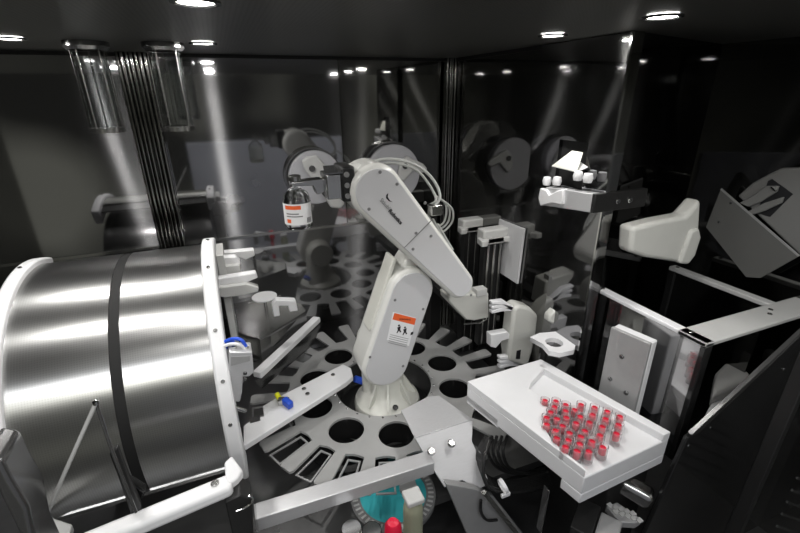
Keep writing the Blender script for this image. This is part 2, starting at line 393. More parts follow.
# hole phase was fitted in camera-aligned axes: rotate into cabinet axes
hole_ph = -2.012-YAW
holes = [circ(cc.x+.262*math.cos(hole_ph+2*math.pi*k/10), cc.y+.262*math.sin(hole_ph+2*math.pi*k/10), .057) for k in range(10)]
me = curve2d(outer, [circ(cc.x, cc.y, .176, 72)]+holes, 0, .008)
link('top_plate', me, 'ring', ca, V(ca['_r']), smooth=False)
for k in range(10):
    t = hole_ph+2*math.pi*k/10; x, y = cc.x+.262*math.cos(t), cc.y+.262*math.sin(t)
    B().lathe((x, y, 0), [(.057, -.008), (.0595, -.008), (.0595, -.09), (.057, -.09)], n=40, closed=True).done('cup', 'black_gloss', ca)
for k in range(26):
    t = 2*math.pi*k/26; bolt((cc.x+.184*math.cos(t), cc.y+.184*math.sin(t), 0), (0, 0, 1), .0035, ca, .003, 'chrome')
B().lathe((cc.x, cc.y, 0), [(.176, -.008), (.180, -.008), (.180, -.11), (.176, -.11)], n=72, closed=True).done('hub_ring', 'dark_steel', ca)
me = curve2d(circ(cc.x, cc.y, .34, 72), [circ(cc.x, cc.y, .2, 72)], -.105, .006); link('lower_plate', me, 'dark_steel', ca, V(ca['_r']), smooth=False)
# slot liners (rounded frames hanging in the slots)
for k in range(NS):
    a1 = ph0+2*math.pi*k/NS+math.radians(7.5)
    e = V((math.cos(a1), math.sin(a1), 0)); f = V((-e.y, e.x, 0))
    p = [cc+e*.358-f*.020, cc+e*.358+f*.020, cc+e*.468+f*.028, cc+e*.468-f*.028]
    p2 = [cc+e*.363-f*.0155, cc+e*.363+f*.0155, cc+e*.463+f*.0225, cc+e*.463-f*.0225]
    if k in (0, 1, 2, 3, 23, 22):
        m2 = curve2d([(q.x, q.y) for q in p], [[(q.x, q.y) for q in p2]], -.010, .004)
        link('slot_frame', m2, 'alu_flat', ca, V(ca['_r']), smooth=False)

# ------------------------------------------------------------------ robot
rb = thing('robot_arm', 'ivory six-axis robot arm bent over the carousel holding a bottle', 'robot', (.425, 1.19, -.12))
yA = 1.12
bc = zp(387, 393, -.02)
bc = V((bc.x, bc.y, 0))
base = B().lathe((bc.x, bc.y, 0), [(.118, -.128), (.120, -.045), (.115, -.032), (.075, -.006), (.062, .02), (.058, .10)], n=48).done('base', 'ivory2', rb)
bolt((bc.x-.005, bc.y-.098, -.008), (0, -.4, 1), .010, rb, .003, 'black', 'bolt')
sub(base)
for t in (-150, -110, -60, -20):
    A = math.radians(t); e = V((math.cos(A), math.sin(A), 0)); f = V((-e.y, e.x, 0))
    B().poly([V((bc.x, bc.y, -.018))+e*.108, V((bc.x, bc.y, -.018))+e*.06, V((bc.x, bc.y, .06))+e*.06], f*.008).done('rib', 'ivory2', base)
def hull2(c0, r0, c1, r1, n=20):              # stadium outline in XZ between circles (taper)
    d = V((c1.x-c0.x, 0, c1.z-c0.z)); L = d.length; ang = math.atan2(d.z, d.x); al = math.acos(max(-1, min(1, (r0-r1)/L)))
    pts = []
    for i in range(n+1):
        t = ang+al+(2*math.pi-2*al)*i/n; pts.append((c0.x+r0*math.cos(t), c0.z+r0*math.sin(t)))
    for i in range(n+1):
        t = ang-al+2*al*i/n; pts.append((c1.x+r1*math.cos(t), c1.z+r1*math.sin(t)))
    return pts
def slab(c0, r0, c1, r1, y0, y1, name, m, bevel=.012, parent=rb, seg=4):
    pts = hull2(c0, r0, c1, r1)
    return B().poly([(x, y0, z) for x, z in pts], (0, y1-y0, 0)).done(name, m, parent, bevel=bevel, seg=seg)
# lower arm
s0, s1 = yp(387, 366, yA), yp(412, 293, yA)
ppm = 1/ (F/ (s0-CAM).length)                 # metres per pixel near the arm
la = slab(s0, .082, s1, .078, yA, yA+.13, 'lower_arm', 'ivory', .016); sub(la)
slab(s0, .072, s1, .068, yA-.003, yA+.01, 'arm_cover', 'panel', .002, la)
# neck linking the lower arm with the forearm joint
yF = 1.075
k0 = yp(424, 262, yA+.03)
slab(s1, .060, k0, .055, yA+.035, yA+.125, 'elbow', 'ivory', .012)
# side cable duct on the left of the lower arm
dn = V((s1.x-s0.x, 0, s1.z-s0.z)).normalized(); lf = V((-dn.z, 0, dn.x))
B().poly([s0+lf*.074+dn*.12+V((0, .03, 0)), s0+lf*.086+dn*.10+V((0, .03, 0)), s1+lf*.084+V((0, .03, 0))+dn*.09, s1+lf*.070+V((0, .03, 0))+dn*.09], (0, .07, 0)).done('cable_duct', 'ivory2', rb, bevel=.004)
B().lathe((s0.x+.025, yA+.13, s0.z), [(.07, 0), (.07, .07), (.06, .085), (0, .085)], (0, 1, 0), 40).done('shoulder_housing', 'ivory2', rb)
B().cyl((s0.x, yA+.13, -.05), (s0.x, yA+.13, s0.z+.02), .05).done('column', 'ivory2', rb)
# forearm
f0, f1 = yp(378, 192, yF), yp(462, 286, yF)
fa = slab(f0, .074, f1, .047, yF, yF+.135, 'forearm', 'ivory', .018); sub(fa)
slab(f0, .062, f1, .036, yF-.003, yF+.01, 'arm_cover', 'panel', .002, fa)
fd = V((f1.x-f0.x, 0, f1.z-f0.z)).normalized(); fn = V((-fd.z, 0, fd.x))
if fn.x < 0: fn = -fn
# seam across the forearm
sm = yp(418, 233, yF)
w = .058
B().bar(sm-fn*w+V((0, -.0035, 0)), sm+fn*w+V((0, -.0035, 0)), .002, .0025, (0, 1, 0)).done('seam', 'ink_grey', fa)
for (u, v) in [(369, 209), (397, 184), (416, 233), (431, 236), (413, 249), (471, 295), (425, 203), (380, 172)]:
    bolt(yp(u, v, yF-.003), (0, -1, 0), .0045, fa, .002, 'ink_grey')
for (u, v) in [(395, 300), (423, 309), (370, 357), (403, 366)]:
    bolt(yp(u, v, yA-.003), (0, -1, 0), .0045, la, .002, 'ink_grey')
# logo on the forearm: swoosh and two words, running down the arm
def place_text(txt, size, u, v, y, ang, m, parent, name='lettering', bold=0.):
    me = text_mesh(txt, size, bold); p = yp(u, v, y)
    me.transform(Matrix.Translation(p) @ Matrix.Rotation(ang, 4, 'Y') @ Matrix.Rotation(math.radians(90), 4, 'X'))
    return link(name, me, m, parent, V(rb['_r']), smooth=False)
ang = math.radians(50)
place_text('Stäubli', .0155, 385.5, 204.5, yF-.0036, ang, 'ink_grey', fa, bold=.0001)
place_text('Robotics', .0155, 395.5, 217, yF-.0036, ang, 'ink', fa, bold=.0006)
q = yp(388.5, 199, yF-.0036)
B().poly([q+V(p) for p in [(-.006, 0, .012), (.000, 0, .016), (-.002, 0, .006), (.004, 0, -.004), (.012, 0, -.010), (.001, 0, -.006), (-.007, 0, .003)]], (0, .0006, 0)).done('emblem', 'ink', fa)
# warning label on the lower arm
wl = [(393, 312), (416, 318), (409, 346), (387, 340)]
B().poly([yp(u, v, yA-.0036) for u, v in wl], (0, .0006, 0)).done('warning_label', 'paper', la)
B().poly([yp(u, v, yA-.0042) for u, v in [(394.5, 313), (416, 318.5), (414.5, 325), (392.5, 319.5)]], (0, .0006, 0)).done('label_header', 'orange', la)
place_text('WARNING', .0085, 405, 319.5, yA-.0045, math.radians(14), 'ink', la)
pic = B()
for du, dv in ((399, 325.5), (405, 327.5)):
    c = yp(du, dv, yA-.0046)
    pic.cyl(c, c+V((0, .0005, 0)), .0035, n=12)
    pic.poly([c+V(p) for p in [(-.006, 0, -.006), (.006, 0, -.004), (.004, 0, -.016), (.008, 0, -.026), (.003, 0, -.026), (0, 0, -.018), (-.006, 0, -.027), (-.009, 0, -.026), (-.004, 0, -.015)]], (0, .0005, 0))
c = yp(411.5, 333, yA-.0046); pic.poly([c+V(p) for p in [(-.004, 0, -.008), (.006, 0, -.006), (.007, 0, .004), (-.002, 0, .002)]], (0, .0005, 0))
pic.done('pictogram', 'ink', la)
lt = B()
for i in range(5):
    a, b = yp(390.3-i*.55, 334.5+i*2, yA-.0044), yp(408.5-i*.5, 339.3+i*2-.3, yA-.0044); lt.bar(a, b, .0004, .0014)
lt.done('fine_print', 'ink_grey', la)
# wrist: black flange, steel gripper block, thin fingers
wy = yF+.06
w0, w1 = yp(351, 182, wy), yp(338, 182, wy)
wz = (w0.z+w1.z)/2
B().cyl((w0.x+.03, wy, wz), (w0.x-.004, wy, wz), .048).done('wrist', 'ivory', rb, bevel=.004)
B().box((w1.x, wy-.045, wz-.045), (w0.x, wy+.045, wz+.047)).done('wrist_flange', 'black', rb, bevel=.005)
for zz in (-.028, 0, .028):
    B().cyl((w1.x+.012, wy-.046, wz+zz), (w1.x+.012, wy-.052, wz+zz), .007, n=12).done('connector', 'ink_grey', rb)
g0 = yp(318, 182, wy).x
B().box((w1.x-.040, wy-.040, wz-.036), (w1.x, wy+.035, wz+.030)).done('gripper_body', 'steel', rb, bevel=.003)
B().poly([(w1.x-.045, wy-.045, wz+.031), (w1.x+.004, wy-.045, wz+.031), (w1.x+.02, wy+.045, wz+.036), (w1.x-.028, wy+.045, wz+.036)], (0, 0, .004)).done('gripper_plate', 'dark_steel', rb)
bt = yp(295, 183, wy); bx, bz = bt.x, bt.z
for s in (-1, 1):
    B().poly([(w1.x-.038, wy+s*.014-.004, wz+.016), (w1.x-.038, wy+s*.014-.004, wz-.018), (w1.x-.062, wy+s*.014-.004, wz-.024), (w1.x-.070, wy+s*.014-.004, bz-.008), (bx-.005, wy+s*.014-.004, bz-.006), (bx-.012, wy+s*.014-.004, bz+.004), (w1.x-.07, wy+s*.014-.004, bz+.008)], (0, .008, 0)).done('gripper_finger', 'steel', rb, bevel=.0015)
# clear hoses along the forearm
hz = [yp(365, 163, yF+.10), yp(392, 159, yF+.09), yp(418, 166, yF+.09), yp(434, 181, yF+.08), yp(440, 197, yF+.06), yp(433, 208, yF+.06)]
B().tube(spline(hz), .0045).done('hose', 'tube', rb)
hz = [yp(362, 168, yF+.12), yp(392, 163, yF+.11), yp(416, 170, yF+.11), yp(430, 186, yF+.10), yp(436, 200, yF+.08), yp(428, 206, yF+.08)]
B().tube(spline(hz), .004).done('hose', 'tube', rb)
for k in range(3):
    hz = [yp(436+k*3, 196+k*2, yF+.09), yp(446+k*3, 205+k*2, yF+.10), yp(444+k*4, 222, yF+.12), yp(434+k*4, 226+k*3, yF+.13), yp(428+k*5, 214+k*5, yF+.12), yp(437+k*5, 232+k*4, yF+.12), yp(447+k*3, 244+k*3, yF+.11)]
    B().tube(spline(hz), .0035).done('hose', 'tube', rb)
B().box(tuple(yp(437, 212, yF+.05)-V((.018, .0, .012))), tuple(yp(437, 212, yF+.05)+V((.02, .03, .02)))).done('hose_clamp', 'steel', rb, bevel=.003)

# ------------------------------------------------------------------ bottle held by the gripper
bo = thing('medicine_bottle', 'clear glass medicine bottle with a white and orange label held by the robot gripper', 'bottle', (bx, wy, bz-.125))
zb = bz-.118
prof = [(.0, zb), (.032, zb), (.036, zb+.006), (.036, zb+.075), (.030, zb+.092), (.014, zb+.106), (.0125, zb+.118), (.0125, zb+.124), (0, zb+.124)]
B().lathe((bx, wy, 0), prof, n=40).done('glass_body', 'glass', bo)
B().lathe((bx, wy, 0), [(.0, zb+.125), (.016, zb+.125), (.016, zb+.136), (.014, zb+.138), (0, zb+.138)], n=32).done('cap', 'steel', bo)
def wrap(r, z0, z1, a0, a1, name, m):
    bm = bmesh.new(); n = 16; ring = []
    for i in range(n+1):
        t = math.radians(a0+(a1-a0)*i/n); ring.append((bm.verts.new((bx+r*math.cos(t), wy+r*math.sin(t), z0)), bm.verts.new((bx+r*math.cos(t), wy+r*math.sin(t), z1))))
    for i in range(n): bm.faces.new((ring[i][0], ring[i+1][0], ring[i+1][1], ring[i][1]))
    me = bpy.data.meshes.new(name); bm.to_mesh(me); bm.free(); return link(name, me, m, bo, V(bo['_r']))
wrap(.0366, zb+.014, zb+.070, -185, -25, 'paper_label', 'paper')
wrap(.0369, zb+.056, zb+.066, -155, -85, 'label_band', 'orange')
wrap(.0369, zb+.020, zb+.030, -150, -130, 'label_mark', 'orange')
wrap(.0369, zb+.036, zb+.039, -150, -80, 'label_print', 'ink_grey')
wrap(.0369, zb+.043, zb+.046, -150, -95, 'label_print', 'ink_grey')
for k in range(4): wrap(.0369, zb+.018, zb+.032, -62+k*6, -59+k*6, 'barcode_line', 'ink')

# ------------------------------------------------------------------ square bar, bracket, arm plate at the front of the carousel
pa, pb = zp(257, 517, .055), zp(431, 462, .055)
bar = thing('square_bar', 'long square aluminium bar lying across the front of the carousel', 'bar', ((pa.x+pb.x)/2, (pa.y+pb.y)/2, .0))
B().bar(pa, pb, .046, .040).done('tube', 'alu', bar, bevel=.002)
B().bar(pa-V((.003, 0, 0)), pa, .044, .038).done('end_cap', 'alu_flat', bar)
bk = thing('angle_bracket', 'bent aluminium bracket plate with two screws joining the bar to the tray', 'bracket', (.48, .86, .05))
top = [zp(401, 412, .09), zp(428, 398, .09), zp(439, 397, .09), zp(473, 421, .085), zp(415, 439, .09)]
B().poly(top, (0, 0, .006)).done('top_plate', 'alu', bk, bevel=.001)
lowp = [zp(415, 438, .092), zp(473, 420, .090), zp(472, 441, .07), zp(490, 484, .01), zp(478, 489, .0), zp(462, 480, .02), zp(445, 487, .03), zp(434, 470, .05)]
B().poly(lowp, (0, .004, -.006)).done('front_plate', 'alu_dull', bk, bevel=.001)
for u, v in ((431, 452), (451, 444)):
    p = zp(u, v, .088); bolt(p, (0, -.5, 1), .011, bk, .008, 'steel')
ap = thing('support_arm', 'white plastic arm plate reaching from the drum over the carousel', 'arm plate', (.0, 1.1, .04))
pl = [(243.5, 426), (251, 420), (264, 416), (262.5, 406), (272, 400), (343, 364), (351, 368), (353, 376), (346, 382), (243.5, 446)]
B().poly([zp(u, v, .075) for u, v in pl], (0, 0, -.02)).done('plate', 'white', ap, bevel=.0025)
B().box(tuple(zp(256, 419, .076)+V((-.018, -.012, -.03))), tuple(zp(256, 419, .076)+V((.012, .012, .0005)))).done('slot', 'black', ap)
for u, v in ((304, 389), (307.5, 394), (333, 375), (287, 399)):
    bolt(zp(u, v, .0755), (0, 0, 1), .0075, ap, .004, 'steel')
vv = thing('push_fitting', 'blue and yellow valve fitting standing on the white arm plate', 'valve', tuple(zp(286, 405, .076)))
p = zp(286, 405, .076)
B().bar(p+V((-.022, .012, .012)), p+V((.002, .004, .012)), .02, .022).done('valve_body', 'steel', vv, bevel=.003)
B().bar(p+V((-.004, .006, .016)), p+V((.014, -.026, .012)), .02, .024).done('blue_coil', 'blue', vv, bevel=.004)
B().cyl(p+V((-.016, .022, .014)), p+V((-.022, .040, .022)), .008, n=16).done('yellow_plug', 'yellow', vv, bevel=.001)
# blue collar beside robot base
p = zp(358, 378, .03)
tag(B().cyl(p+V((-.012, 0, 0)), p+V((.018, .0, -.02)), .013, n=20).done('blue_connector', 'blue', root=p-V((0, 0, .02)), bevel=.002), 'small blue connector at the tip of the white arm plate by the robot base', 'connector')

# ------------------------------------------------------------------ white tray with vials
zt = .20
tc_ = [zp(467.5, 381, zt), zp(541, 359, zt), zp(671, 432, zt), zp(586, 471, zt)]
tr = thing('vial_tray', 'thick white plastic tray with a funnel-shaped recess full of vials', 'tray', (.76, .72, zt-.07))
A_, B_, C_, D_ = tc_
zr = zt-.022
dn_ = V((0, 0, -.022))
slab_pts = [p+dn_ for p in (A_, B_, C_, D_)]
B().poly(slab_pts, (0, 0, -.052)).done('tray_base', 'white', tr, bevel=.003)
# raised guide with the concave funnel edge
fun = [(467.5, 381), (541, 359), (549, 363.5), (531, 383), (529, 388), (538, 394), (546, 401), (547.5, 408), (545, 420), (546, 430), (553, 441), (566, 453), (583, 466), (586, 471)]
B().poly([zp(u, v, zt) for u, v in fun], (0, 0, -.0225)).done('funnel_guide', 'white', tr, bevel=.002)
rim = [(541, 359), (671, 432), (667, 434.5), (655, 431), (543, 367), (538, 365)]
B().poly([zp(u, v, zt) for u, v in [(541, 359), (671, 432), (664, 435), (539, 366)]], (0, 0, -.0225)).done('back_rim', 'white', tr, bevel=.002)
# depth step at the front-left
ds = [A_+V((0, 0, -.05)), A_.lerp(D_, .33)+V((0, 0, -.05)), A_.lerp(D_, .33)+(B_-A_)*.5+V((0, 0, -.05)), A_+(B_-A_)*.5+V((0, 0, -.05))]
B().poly(ds, (0, 0, -.030)).done('corner_block', 'white', tr, bevel=.003)
B().poly([D_+V((0, 0, -.074)), C_+V((0, 0, -.074)), C_.lerp(B_, .12)+V((0, 0, -.074)), D_.lerp(A_, .14)+V((0, 0, -.074))], (0, 0, -.030)).done('front_wall', 'white', tr, bevel=.003)
# stand beneath the tray
ts = thing('tray_stand', 'black block stand under the white vial tray', 'stand', (.78, .75, -.38))
B().poly([V((p.x, p.y, zt-.114)) for p in (A_.lerp(C_, .45), B_.lerp(D_, .30), C_.lerp(A_, .2), D_.lerp(B_, .45))], (0, 0, .05)).done('upper_block', 'black', ts, bevel=.003)
B().box((.80, .56, ZF), (.94, .76, .05)).done('pedestal', 'black', ts, bevel=.003)

vc = [(430, 140), (462, 143), (457, 160), (448, 178), (443, 192), (440, 210), (495, 155), (492, 172), (485, 192), (483, 215), (458, 228), (472, 250), (495, 275), (537, 152), (532, 185), (522, 207), (507, 238), (525, 263), (527, 288), (577, 160), (571, 182), (562, 205), (547, 232), (560, 258), (555, 290), (615, 172), (610, 195), (600, 218), (593, 243), (595, 275), (652, 187), (648, 212), (642, 238), (516, 168), (472, 196), (537, 250), (500, 258)]
pos = [zp(400+x*.3375, 353+y*.3375, zr+.034) for x, y in vc]
pos = [V((p.x, p.y, 0)) for p in pos]
for it in range(60):                          # settle so that no two vials overlap
    for i in range(len(pos)):
        for j in range(i):
            d = pos[i]-pos[j]
            if d.length < .0262: d2 = d.normalized()*(.0263-d.length)/2 if d.length > 1e-6 else V((.005, 0, 0)); pos[i] += d2; pos[j] -= d2
vlab = 'small clear vial with a red stopper standing in the white funnel tray'
v0 = thing('stoppered_vial', vlab, 'vial', (0, 0, 0), 'red stoppered vials in the white tray')
B().lathe((0, 0, 0), [(.0, 0), (.0118, 0), (.0125, .002), (.0125, .038), (.0108, .038), (.0108, .004), (0, .004)], n=20).done('body', 'vialglass', v0)
B().lathe((0, 0, 0), [(.0, .013), (.0078, .013), (.0084, .016), (.0084, .031), (.0074, .0325), (.0066, .0325), (.0064, .029), (0, .028)], n=20).done('stopper', 'red', v0)
for i, p in enumerate(pos):
    if i == 0: r = v0
    else:
        r = v0.copy(); C.objects.link(r)
        for ch in list(v0.children): c = ch.copy(); C.objects.link(c); c.parent = r
    r.location = (p.x, p.y, zr+.0005); r.rotation_euler = (0, 0, i)

# ------------------------------------------------------------------ metal block with three screws
sb = thing('screw_block', 'upright grey metal block with three screws standing behind the vial tray', 'block', tuple(zp(615, 400, .12)))
q0, q1, q2, q3 = zp(599, 387, .19), zp(635, 407, .19), None, None
def above(q, u, v):                            # point above q whose image is nearest (u,v)
    r = ray(u, v); t = ((q.x*r.x+q.y*r.y)/(r.x*r.x+r.y*r.y)); return V((q.x, q.y, 1+r.z*t))
zt_ = (above(q0, 614, 329).z+above(q1, 655.5, 344.5).z)/2
fdir = (q1-q0).normalized(); nrm = V((fdir.y, -fdir.x, 0)); nrm = -nrm if nrm.x < 0 else nrm
zb_ = .125
B().poly([V((q0.x, q0.y, zb_)), V((q1.x, q1.y, zb_)), V((q1.x, q1.y, zt_)), V((q0.x, q0.y, zt_))], nrm*.012).done('face_plate', 'alu_flat', sb, bevel=.002)
B().poly([V((q0.x, q0.y, zb_))+nrm*.012, V((q1.x, q1.y, zb_))+nrm*.012, V((q1.x, q1.y, zt_-.002))+nrm*.012, V((q0.x, q0.y, zt_-.002))+nrm*.012], nrm*.030).done('white_backing', 'white', sb, bevel=.004)
for fu, fz in ((.42, .62), (.25, .30), (.72, .24)):
    p = q0.lerp(q1, fu); bolt(V((p.x, p.y, zb_+(zt_-zb_)*fz+.03)), -nrm, .0065, sb, .004, 'dark_steel')
B().box((q0.x-.0, q1.y, ZF), (q0.x+.05, q0.y, zb_)).done('post', 'black', sb)

# ------------------------------------------------------------------ mirror-sided frame enclosure on the right
fx, fy0, fy1, fz = 1.010, .55, .915, .432
fx2 = 1.375
en = thing('mirror_enclosure', 'open box of mirrored panels edged with thick white top rails behind the metal block', 'enclosure', (1.2, .74, .10))
B().box((fx, fy0-.0, fz-.012), (fx+.030, fy1, fz)).done('top_rail', 'white', en, bevel=.003)
B().box((fx, fy0, fz-.012), (XR2-.002, fy0+.075, fz+.0)).done('top_rail', 'white2', en, bevel=.003)
B().box((fx2, fy0+.07, fz-.014), (fx2+.030, fy1+.02, fz+.001)).done('top_rail', 'white2', en, bevel=.003)
B().box((fx+.003, fy0+.004, .06), (fx+.009, fy1, fz-.012)).done('side_panel', 'wall', en)
B().box((fx+.002, fy0, .06), (fx+.028, fy0+.014, fz-.012)).done('corner_post', 'black_gloss', en, bevel=.002)
B().box((fx2+.001, fy1-.004, .06), (fx2+.029, fy1+.018, fz-.014)).done('corner_post', 'black_gloss', en, bevel=.002)
B().box((fx2+.012, fy0+.08, .06), (fx2+.018, fy1, fz-.014)).done('back_panel', 'wall_dark', en)
for x, y in ((fx+.015, fy0+.05), (fx+.015, fy1-.03), (fx+.30, fy0+.035), (fx2+.015, fy1-.0), (fx+.33, fy0+.05)):
    bolt((x, y, fz), (0, 0, 1), .006, en, .003, 'steel')
# white sloping shoe seen through the open side
sh = thing('white_trough', 'white curved plastic trough lying inside the mirrored enclosure', 'trough', (1.2, .65, .12))
B().poly([zp(u, v, .16) for u, v in [(697, 430), (712, 402), (752, 384), (755, 389)]], (0, 0, -.02)).done('floor_plate', 'white', sh, bevel=.003)
B().poly([zp(u, v, .19) for u, v in [(712, 396), (716, 372), (728, 360), (742, 364), (752, 376), (744, 384)]], (0, 0, -.045)).done('side_wing', 'white2', sh, bevel=.01, seg=4)

# pale funnel-shaped solid built in place of a wall reflection, high behind the enclosure
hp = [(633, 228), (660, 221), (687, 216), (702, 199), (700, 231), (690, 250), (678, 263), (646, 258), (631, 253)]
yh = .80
fhs = thing('funnel_reflection', 'pale flared solid standing in for a wall reflection under the black bar beyond the mirrored enclosure', 'housing', tuple(yp(660, 262, yh)))
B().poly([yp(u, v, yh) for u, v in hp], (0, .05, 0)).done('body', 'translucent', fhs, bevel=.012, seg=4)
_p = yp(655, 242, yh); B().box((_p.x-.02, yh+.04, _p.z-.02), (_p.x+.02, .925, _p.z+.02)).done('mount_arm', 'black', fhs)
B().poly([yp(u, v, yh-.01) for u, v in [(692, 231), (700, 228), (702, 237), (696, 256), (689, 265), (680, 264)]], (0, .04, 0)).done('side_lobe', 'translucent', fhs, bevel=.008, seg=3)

# grey plate and hood on the far right, solids modelled to imitate mirror reflections
gt = thing('plate_reflection', 'dark grey slanted flat plate with a bright upper edge, imitating a mirror reflection right of the funnel shape', 'plate', tuple(xp(746, 277, 1.45)))
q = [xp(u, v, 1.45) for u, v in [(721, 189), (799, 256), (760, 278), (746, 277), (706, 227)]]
B().poly(q, (.006, 0, 0)).done('plate_body', 'plate_reflection_grey', gt)
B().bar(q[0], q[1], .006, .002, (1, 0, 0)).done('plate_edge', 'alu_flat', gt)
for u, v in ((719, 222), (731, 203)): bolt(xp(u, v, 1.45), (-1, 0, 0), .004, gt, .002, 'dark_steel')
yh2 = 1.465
hd = thing('hood_reflection', 'grey arched hood with a dark window and pale claws, solid stand-in for a mirror reflection at the right picture edge', 'housing', tuple(xp(800, 270, yh2)))
B().poly([xp(u, v, yh2) for u, v in [(737, 196), (752, 183), (768, 174), (781, 168), (800, 168), (830, 178), (830, 290), (800, 256)]], (.03, 0, 0)).done('hood_shell', 'hood_reflection_grey', hd, bevel=.006, seg=3)
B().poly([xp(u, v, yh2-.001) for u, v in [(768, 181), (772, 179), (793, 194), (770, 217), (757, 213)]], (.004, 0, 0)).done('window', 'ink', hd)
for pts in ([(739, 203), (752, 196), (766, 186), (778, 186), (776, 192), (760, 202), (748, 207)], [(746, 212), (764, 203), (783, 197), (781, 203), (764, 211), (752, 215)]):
    B().poly([xp(u, v, yh2-.012) for u, v in pts], (.01, 0, 0)).done('claw', 'hood_reflection_grey', hd, bevel=.002)
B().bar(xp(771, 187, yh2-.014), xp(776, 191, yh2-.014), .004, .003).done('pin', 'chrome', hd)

# ------------------------------------------------------------------ black side panel, lower right
sp = thing('side_cover', 'large black sheet cover with sloping upper edge at the lower right corner', 'cover', (1.0, .5, ZF))
B().poly([yp(u, v, .50) for u, v in [(640, 545), (688, 438), (702, 430), (815, 322), (815, 560), (700, 640)]], (0, .012, 0)).done('sheet', 'black_gloss', sp, bevel=.003)
B().bar(yp(690, 434, .495), yp(815, 318, .495), .010, .006).done('edge_trim', 'dark_steel', sp)
for u, v in ((688, 445), (710, 427), (783, 369)): bolt(yp(u, v, .4995), (0, -1, 0), .004, sp, .003, 'chrome')
pst = thing('black_post', 'dark slanting post crossing the lower right corner of the picture', 'post', (1.0, .36, ZF))
B().bar(yp(812, 350, .40), yp(728, 545, .40), .03, .02).done('post_body', 'black', pst, bevel=.003)
grl = B()
for i in range(6): grl.bar(yp(772+i*5, 538-i*12, .36), yp(815+i*4, 552-i*12, .36), .004, .006)
grl.done('vent_slats', 'dark_steel', pst)

# ------------------------------------------------------------------ clamp bracket on the right wall opening
sx = .905
br = thing('wall_clamp', 'silver and black clamp bar mounted under the opening in the right wall', 'clamp', (sx, .95, .66))
pts = [xp(546, 187, sx), xp(594, 194, sx), xp(592.5, 213, sx), xp(541, 205, sx)]
B().poly(pts, (.03, 0, 0)).done('silver_bar', 'alu', br, bevel=.002)
cp = xp(594, 194, sx)
B().box((sx+.0, cp.y-.008, cp.z-.052), (sx+.19, cp.y+.006, cp.z)).done('black_bar', 'black', br, bevel=.002)
for u, v in ((617, 201), (629, 200)):
    bolt(yp(u, v, cp.y-.008), (0, -1, 0), .008, br, .006, 'chrome')
for u, v, l in ((547, 181, 1), (557, 181, 1), (578, 176, 0), (588, 178, 0)):
    p = xp(u, v, sx+.01); B().lathe(p, [(0, -.014), (.011, -.012), (.014, 0), (.011, .012), (0, .014)], (0, 0, 1), 20).done('knob', 'white', br)
p = xp(549, 197, sx-.006)
B().poly([xp(u, v, sx-.008) for u, v in [(540, 188), (546, 190), (549, 195), (556, 191), (563, 189), (562, 205), (551, 203), (540, 206), (538, 198)]], (.02, 0, 0)).done('jaw', 'white', br, bevel=.003)
fl = thing('paper_flap', 'cream folded sheet poking out of the wall opening', 'flap', tuple(xp(568, 170, .93)))
B().poly([xp(552, 166, .915), xp(572, 151, .935), xp(583, 153, .935), xp(577, 172, .915)], (0, 0, .0015)).done('upper_fold', 'flap', fl)
B().poly([xp(552, 166, .915), xp(577, 172, .915), xp(588, 167, .937), xp(578, 160, .937)], (0, 0, -.0015)).done('lower_fold', 'white2', fl)

# ------------------------------------------------------------------ posts, bins and holders in the back right
def post(u0, u1, v0, v1, y, zlow, label, name='gripper_post'):
    a = yp(u0, v0, y); b = yp(u1, v1, y)
    t = thing(name, label, 'post', ((a.x+b.x)/2, y, -.13))
    B().box((a.x, y-.03, b.z), (b.x, y+.02, a.z)).done('head', 'white2', t, bevel=.006)
    cx = (a.x+b.x)/2
    B().poly([(a.x-.02, y-.05, b.z+.004), (a.x+.005, y-.05, b.z+.004), (a.x+.02, y-.03, b.z+.004), (b.x-.02, y-.03, b.z+.004), (b.x+.0, y-.05, b.z+.004), (b.x, y+.0, b.z+.004), (a.x-.01, y, b.z+.004)], (0, 0, .022)).done('jaw', 'white2', t, bevel=.003)
    w = (b.x-a.x)*.72
    pole = B().box((cx-w/2, y-.015, zlow), (cx+w/2, y+.015, b.z)).done('pole', 'black', t); sub(pole)
    for k in range(3):
        x = cx-w/2+w*(k+.5)/3
        B().cyl((x, y-.02, zlow+.01), (x, y-.02, b.z-.002), .005, n=10).done('rod', 'steel', pole)
    if zlow > 0: B().box((cx, y-.012, zlow+.005), (XR-.001, y+.012, zlow+.03)).done('wall_arm', 'black', t)
post(460, 488, 219, 228, 1.50, -.13, 'black post with a white gripper head nearest the corner column')
post(480, 504, 229, 240, 1.31, .03, 'black post with steel rods and a white gripper head, in front of the grey plate')
gp = thing('grey_plate', 'flat grey rectangular plate hung on the right wall behind the gripper posts', 'plate', (.94, 1.35, .3))
B().poly([xp(u, v, .945) for u, v in [(499, 219), (524, 229), (517, 284), (494, 269)]], (.008, 0, 0)).done('plate', 'panel', gp, bevel=.001)
B().poly([xp(u, v, .9445) for u, v in [(500, 242), (501.2, 242.5), (500.5, 247), (499.5, 246.5)]], (.001, 0, 0)).done('slot', 'ink', gp)
